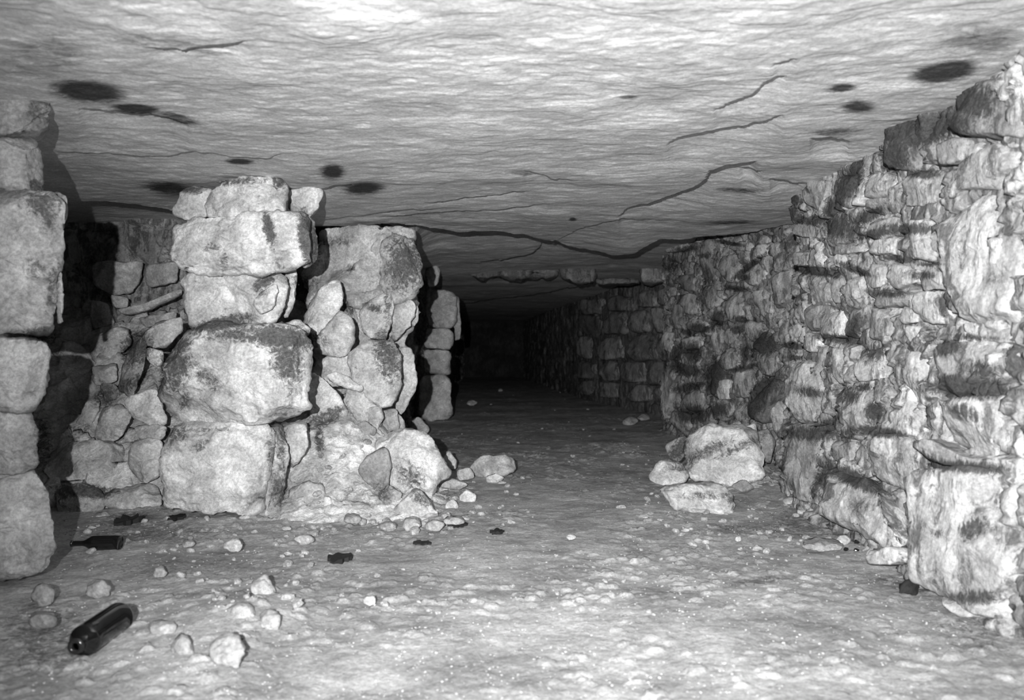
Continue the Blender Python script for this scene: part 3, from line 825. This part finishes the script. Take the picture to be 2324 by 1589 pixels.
rock([(1102,1084),(1125,1074),(1148,1086),(1128,1099),(1106,1098)], 5.65, 'white oval stone before the grey flat slab', 1.3)
rock([(1040,1130),(1060,1112),(1082,1126),(1078,1144),(1050,1148)], 4.95, 'rounded white stone at the right end of the mound', 1.3)
rock([(1012,1140),(1030,1134),(1042,1150),(1036,1162),(1010,1160)], 4.75, 'smaller rounded pale stone left of the white one', 1.15)
rock([(996,1085),(1040,1090),(1062,1100),(1050,1112),(1000,1112)], 5.3, 'flat grey stone leaning on the domed boulder', .9)
rock([(964,615),(984,592),(1000,615),(992,648),(972,652)], 9.8, 'stone wedged under the ceiling between second and distant pillars', .9, T=.3)
# left slope
L = [
 ([(328,790),(376,796),(364,842),(332,816)], 4.98, 'small bright triangular stone beside the big stained boulder', 1.45, {}),
 ([(262,880),(300,770),(335,760),(330,830),(292,915)], 5.35, 'dark upright slab leaning on the slope left of the tall pillar', .7, {'n': (-.3,-1,.4)}),
 ([(318,760),(352,735),(412,718),(416,752),(374,794),(330,785)], 5.15, 'pale slab tucked behind the tall pillar', 1.0, {}),
 ([(278,908),(340,882),(358,890),(382,962),(340,968),(300,945)], 4.95, 'pale rounded stone tucked against the big stained boulder', 1.15, {}),
 ([(205,1002),(235,930),(275,915),(300,940),(270,1002)], 5.15, 'pale slanting slab halfway up the left slope', .95, {'n': (-.2,-1,.5)}),
 ([(165,985),(205,900),(228,900),(225,935),(195,990)], 5.3, 'narrow slanting slab beside the near pillar shadow', .9, {'n': (-.2,-1,.5)}),
 ([(225,870),(262,870),(275,900),(240,918)], 5.4, 'dark hollow stone in the middle of the left slope', .5, {}),
 ([(92,1062),(138,1002),(200,1000),(288,1010),(298,1045),(232,1088),(112,1096)], 4.95, 'broad flat slab low on the left slope', .95, {'n': (0,-1,.7), 'T': .18, 'bulge': .05}),
 ([(128,1112),(180,1102),(226,1108),(242,1155),(182,1180),(130,1195)], 4.68, 'dark topped rock by the foot of the near pillar', .8, {}),
 ([(238,1122),(330,1098),(366,1108),(366,1152),(284,1166),(240,1152)], 4.72, 'mottled flat stone left of the tall pillar base', 1.0, {'n': (0,-1,.6)}),
 ([(298,1003),(370,996),(366,1085),(318,1100),(292,1060)], 4.85, 'grey block leaning against the tall pillar base', .9, {}),
 ([(300,965),(380,966),(372,1000),(318,1002)], 4.9, 'flat stone wedged under the big stained boulder', .85, {}),
 ([(262,1178),(300,1164),(350,1166),(380,1160),(370,1178),(320,1190)], 4.58, 'thin pale slab lying before the tall pillar base', 1.0, {'n': (0,-1,1), 'T': .05, 'bulge': .02}),
 ([(130,1195),(190,1185),(240,1160),(260,1180),(200,1205),(140,1208)], 4.5, 'low grey stone in front of the dark topped rock', .9, {}),
 ([(206,595),(325,592),(322,630),(298,665),(262,672),(208,645)], 6.45, 'big angular block high on the shadowed back wall', .95, {}),
 ([(328,602),(405,592),(405,640),(335,652)], 6.45, 'grey block high on the back wall beside the tall pillar', .85, {}),
 ([(262,702),(330,690),(412,652),(414,668),(335,704),(280,716)], 6.2, 'long thin slab sticking out of the back wall', 1.05, {'T': .3}),
 ([(248,668),(292,676),(290,700),(256,698)], 6.3, 'small pale stone on the back wall', 1.1, {}),
 ([(206,680),(245,690),(260,740),(208,750)], 6.3, 'grey stone low on the back wall', .9, {}),
 ([(310,720),(360,715),(400,705),(402,730),(330,745)], 6.1, 'flat grey stone at the top of the left slope', .95, {}),
 ([(200,760),(290,740),(300,790),(215,830)], 5.9, 'broad dusty stone near the top of the left slope', .9, {'n': (0,-1,.5)}),
 ([(205,835),(262,820),(268,865),(215,880)], 5.6, 'grey stone on the left slope below the broad dusty stone', .85, {'n': (0,-1,.5)}),
]
for poly, Y, lab, tn, kw in L: rock(poly, Y, lab, tn, **kw)

# floor stones: (px, py, w, h, tone, label)
FS = [
 (527,1240,48,34,1.4,'white lumpy stone on the floor before the tall pillar'),
 (597,1338,66,62,1.3,'pale lumpy stone, topmost of the foreground floor cluster'),
 (548,1402,80,56,1.3,'brightest pale stone in the foreground floor cluster'),
 (612,1412,60,60,1.15,'grooved stone at the right of the foreground floor cluster'),
 (512,1482,88,90,1.1,'half buried stone at the bottom edge before the cluster'),
 (370,1436,78,50,1.15,'rounded stone right of the near dark bottle'),
 (412,1472,64,56,1.05,'oblong stone just right and below the rounded one'),
 (625,1362,52,26,1.15,'small flat stone touching the topmost cluster stone'),
 (222,1338,64,44,.95,'flat worn stone above the near dark bottle'),
 (362,1300,40,30,.95,'small worn stone sunk in the floor above the rounded stone'),
 (840,1366,34,24,1.35,'small white stone alone on the middle foreground floor'),
 (1296,1220,26,14,1.5,'little white stone in the middle of the path'),
 (428,1236,40,14,1.1,'thin pale stone between the far bottle and the white lump'),
 (690,1226,52,20,1.25,'flat pale stone below the right foot of the tall pillar'),
 (100,1352,60,56,.8,'worn stone at the foot of the near pillar'),
 (96,1412,70,44,.7,'grey stone by the left edge below the near pillar'),
 (1868,1242,100,26,.95,'long low stone at the foot of the right wall'),
 (1912,1226,40,24,1.35,'white rounded stone touching the right wall foot'),
 (1676,1224,18,12,1.5,'small white pebble below the flat pale slab'),
 (1720,1045,50,16,1.2,'thin bright chip on the leaning slab rubble'),
 (1795,1138,46,20,1.2,'small bright stone in the dark hollow by the wall foot'),
 (1820,1162,26,12,1.3,'small bright chip beside the dark damp patch'),
 (2210,1376,150,60,1.15,'big pale stone at the bottom right beside the wall'),
 (1410,1152,26,12,1.1,'small pale chip left of the flat slab'),
 (1140,1096,22,8,1.4,'thin white chip beside the white oval stone'),
 (650,1200,26,10,1.3,'thin bright chip before the pillar right foot'),
 (1430,956,40,22,.9,'pale stone on the dark gallery floor by the right wall'),
 (1462,948,34,16,.9,'second pale stone on the dark gallery floor by the wall'),
 (1072,915,28,14,1.2,'small pale stone in the dark past the distant pillar'),
 (1136,886,12,8,1.4,'tiny pale stone in the dark middle of the gallery'),
 (1030,1185,60,20,1.2,'low pale stone in front of the mound'),
 (935,1192,50,30,1.2,'cracked pale stone before the peaked stone'),
 (985,1196,44,28,1.05,'blocky pale stone right of the cracked one'),
 (880,1196,44,20,1.0,'low grey stone left of the cracked one'),
 (800,1180,50,24,.95,'low grey stone in the chips before the mound'),
]
for i, (x, y, w_, h_, tn, lab) in enumerate(FS):
    Y = floor_Y(y + h_ * .42)
    Y = Y if Y > 0 else 10
    S_ = w_ / F * Y
    rock(blob(x, y, w_, h_, 7, i + 50), Y, lab, tn * .72, n=(rng.uniform(-.2, .2), -1, .55), T=min(.16, S_ * .6), bulge=S_ * .16, p=4, dirt=.3, cuts=14, rough=1.5)

# scattered chips: individual small stones, then fine gravel as stuff
rc = np.random.RandomState(9)
def chip_mesh(seed):
    r = np.random.RandomState(seed)
    import itertools
    V = []; Fc = []
    nu, nv = 8, 6
    for j in range(nv):
        th = math.pi * j / (nv - 1)
        for i in range(nu):
            ph = 2 * math.pi * i / nu
            V.append((math.sin(th) * math.cos(ph), math.sin(th) * math.sin(ph), math.cos(th)))
    V = np.array(V)
    pl = [(unit(r.normal(size=3)), r.uniform(.45, .9)) for _ in range(9)]
    s = np.ones(len(V))
    for n, d in pl:
        t = V @ n
        s = np.where(t > .05, np.minimum(s, d / np.maximum(t, .05)), s)
    V = V * s[:, None] * np.array([1, .8, .55])
    for j in range(nv - 1):
        for i in range(nu):
            Fc.append((j * nu + i, (j + 1) * nu + i, (j + 1) * nu + (i + 1) % nu, j * nu + (i + 1) % nu))
    return V, Fc
CH = [chip_mesh(s) for s in range(8)]
chip_objs = []
for k in range(8):
    V, fc = CH[k]
    me = link('stone_chip', V, fc, M_STONE, origin=(0, 0, 0), smooth=False, tone=float(rc.uniform(.7, 1.05)), dirt=0)
    chip_objs.append(me)
areas = [  # (px0,px1,py0,py1,count, size m)
 (660,1060,1130,1215,50,.028),(1060,1200,1085,1200,16,.02),(1450,1760,1090,1240,46,.022),(1700,2000,1120,1270,34,.02),(400,760,1185,1300,28,.02),
 (120,420,1180,1280,20,.02),(760,1700,1215,1400,46,.014),(400,680,1300,1480,22,.022),(1380,1640,1000,1095,24,.02),(960,1400,890,1050,22,.02)]
nfirst = 0
for (x0, x1, y0, y1, n, sz) in areas:
    for _ in range(n):
        px, py = rc.uniform(x0, x1), rc.uniform(y0, y1)
        Y = floor_Y(py); X = (px - CX) / F * Y
        k = rc.randint(8)
        if nfirst < 8: o = chip_objs[nfirst]; nfirst += 1
        else:
            o = chip_objs[k].copy(); sc.collection.objects.link(o)
        s = sz * rc.uniform(.5, 1.5)
        zz = fz(X, Y)
        if -2.0 < X < -.1 and 4.0 < Y < 6.8:
            zz = max(zz, float(mid_heap(np.array(X), np.array(Y))))
        o.location = (X, Y, zz + s * .25); o.scale = (s, s, s)
        o.rotation_euler = (rc.uniform(-.4, .4), rc.uniform(-.4, .4), rc.uniform(0, 6.28))
        tag(o, 'small pale limestone chip scattered on the dusty floor', 'stone chip', 'limestone chips scattered over the floor')
GV, GF = [], []
for _ in range(5200):
    px, py = rc.uniform(60, 2200), CY + 70 + 720 * rc.uniform(0, 1) ** 1.1
    Y = floor_Y(py); X = (px - CX) / F * Y
    if Y > 9 or X > 1.75: continue
    V, fc = CH[rc.randint(8)]
    s = rc.uniform(.0015, .006); a = rc.uniform(0, 6.28)
    R_ = np.array([[math.cos(a), -math.sin(a), 0], [math.sin(a), math.cos(a), 0], [0, 0, 1]])
    b = len(GV) * len(V)
    GV.append((V * s) @ R_.T + np.array([X, Y, 0]))
    GF.extend([tuple(i + b for i in f) for f in fc])
GV = np.array(GV); cz = floor_z(GV[:, :, 0].mean(1)[None, :], GV[:, :, 1].mean(1)[None, :])[0]
GV[:, :, 2] += cz[:, None] + .001
tg = np.repeat(rc.uniform(.5, .95, len(GV)), GV.shape[1])
g = link('gravel', GV.reshape(-1, 3), GF, M_STONE, origin=(0, 4, 0), smooth=False, tone=tg)
tag(g, 'fine pale grit strewn over the trodden floor', 'gravel', kind='stuff')

# ------------------------------------------------------------------ bottles
def lathe(profile, n=40):
    V = []; Fc = []
    for (r, z) in profile:
        for i in range(n):
            a = 2 * math.pi * i / n; V.append((r * math.cos(a), r * math.sin(a), z))
    for j in range(len(profile) - 1):
        for i in range(n): Fc.append((j * n + i, j * n + (i + 1) % n, (j + 1) * n + (i + 1) % n, (j + 1) * n + i))
    return np.array(V), Fc
def bottle(neck, base, R, label, body=.62, neckr=.36, paper=True):
    A, B = np.array(base, float), np.array(neck, float)
    Ln = np.linalg.norm(B - A); ax = (B - A) / Ln
    e = bpy.data.objects.new('glass_bottle', None); sc.collection.objects.link(e)
    e.location = (A + B) / 2 * np.array([1, 1, 0]) + np.array([0, 0, 0]); e.empty_display_size = .05
    tag(e, label, 'bottle')
    s = np.array([0, 0, 1.0]); u = unit(np.cross(s, ax)); v = np.cross(ax, u)
    def put(V): return A + V[:, 0:1] * u + V[:, 1:2] * v + V[:, 2:3] * ax
    pr = [(0.001, .012), (R * .5, .010), (R * .8, .0), (R * .93, .004), (R, .014)]
    zb = Ln * body
    for t in np.linspace(0, 1, 6): pr.append((R, .014 + (zb - .014) * t))
    for t in np.linspace(.1, 1, 10):
        r = R + (R * neckr - R) * (3 * t * t - 2 * t ** 3)
        pr.append((r, zb + t * Ln * (1 - body) * .5))
    pr += [(R * neckr, Ln * .955)]
    V, fc = lathe(pr); link('bottle_body', put(V), fc, M_GLASS, e)
    V, fc = lathe([(R * neckr, Ln * .95), (R * neckr * 1.22, Ln * .955), (R * neckr * 1.22, Ln * .99), (R * neckr * .9, Ln), (R * neckr * .6, Ln), (R * neckr * .6, Ln * .95)])
    link('bottle_mouth', put(V), fc, M_CAP, e)
    if paper:
        r_ = R * 1.012; V = []; fc = []
        n, m = 9, 4
        for j in range(m):
            for i in range(n):
                a = math.radians(200 + 9 * i + (3 if j % 2 else 0)); V.append((r_ * math.cos(a), r_ * math.sin(a), Ln * (.25 + .07 * j)))
        V = np.array(V)
        fc = [(j * n + i, j * n + i + 1, (j + 1) * n + i + 1, (j + 1) * n + i) for j in range(m - 1) for i in range(n - 1)]
        o = link('bottle_label', put(V), fc, M_PAPER, e); o['label'] = 'torn dirty paper remnant'
    return e
def on(px, py, r):
    Y = F * (HC - r) / (py - CY); return ((px - CX) / F * Y, Y)
x, y = on(160, 1231, .032); x2, y2 = on(277, 1226, .032)
bottle((x, y, fz(x, y) + .031), (x2, y2, fz(x2, y2) + .033), .033, 'dark glass bottle lying sideways, the farther one by the near pillar', body=.55)
x, y = on(170, 1470, .045); x2, y2 = on(274, 1400, .045)
bottle((x, y, fz(x, y) + .040), (x2, y2, fz(x2, y2) + .043), .046, 'dark glass bottle lying nearest the camera at lower left', body=.80, neckr=.42)

# ------------------------------------------------------------------ dark scraps and shards on the floor
def scrap(px, py, wpx, hpx, label, name='charred_scrap', cat='scrap', mat=None, thick=.006, seed=1, lift=0):
    r = np.random.RandomState(seed)
    Y = floor_Y(py); X = (px - CX) / F * Y
    lx = wpx / F * Y / 2; ly = hpx / (F * HC) * Y * Y / 2
    n = 22
    a = np.linspace(0, 2 * math.pi, n, endpoint=False)
    rad = r.uniform(.62, 1.1, n)
    V = [(X, Y, .0)]
    for k in range(n): V.append((X + lx * rad[k] * math.cos(a[k]), Y + ly * rad[k] * math.sin(a[k]), r.uniform(-.3, 1) * thick))
    V = np.array(V)
    z0 = fz(X, Y) + .008 + lift
    top = V + np.array([0, 0, z0 + thick * .3]); bot = V + np.array([0, 0, z0 - .02])
    VV = np.vstack([top, bot]); m = n + 1; fc = []
    for k in range(n):
        k1 = 1 + (k + 1) % n
        fc += [(0, 1 + k, k1), (m, m + k1, m + 1 + k), (1 + k, m + 1 + k, m + k1, k1)]
    o = link(name, VV, fc, mat or M_CHAR, smooth=False)
    return tag(o, label, cat)
scrap(772,1270,66,24,'largest black charred scrap on the floor before the mound', seed=2, thick=.012)
scrap(958,1231,46,8,'narrow black scrap right of the largest one', seed=3, thick=.008)
scrap(1038,1192,44,12,'dark flat scrap at the edge of the mound chips', seed=4)
scrap(1128,1209,34,9,'small grey scrap on the path', seed=5)
scrap(292,1187,60,18,'black flat scrap under the stones left of the tall pillar', seed=6, thick=.02)
scrap(400,1180,40,12,'black scrap before the tall pillar base', seed=7)
scrap(1720,1326,60,9,'faint dark scrap on the right foreground floor', seed=12, thick=.003, mat=M_PAPER)
def lump(px, py, wpx, hpx, label, mat, name='glass_shard', cat='shard', seed=1):
    r = np.random.RandomState(seed)
    Y = floor_Y(py + hpx * .4); s = wpx / F * Y / 2; X = (px - CX) / F * Y
    V, fc = chip_mesh(seed); V = V * np.array([s, s, hpx / F * Y / 1.1 / 1.0 ])
    o = link(name, V + np.array([X, Y, fz(X, Y) + hpx / F * Y * .4]), fc, mat, smooth=False)
    return tag(o, label, cat)
lump(1946,1229,24,18,'largest shiny black shard at the foot of the right wall', M_SHARD, seed=3)
lump(1976,1229,12,12,'small black shard right of the largest one by the wall', M_SHARD, seed=4)
lump(1921,1245,14,12,'small black shard left of and below the largest one', M_SHARD, seed=5)
lump(1943,1248,16,8,'flat dark shard lowest of those by the right wall', M_SHARD, seed=6)
V, fc = stone_mesh(blob(2066,1338,54,38,8,5), floor_Y(1357), n=(0, -1, .3), T=.06, rough=2.2)
tag(link('charred_lump', V, fc, M_CHAR), 'black charred lump on the floor below the right wall', 'lump')
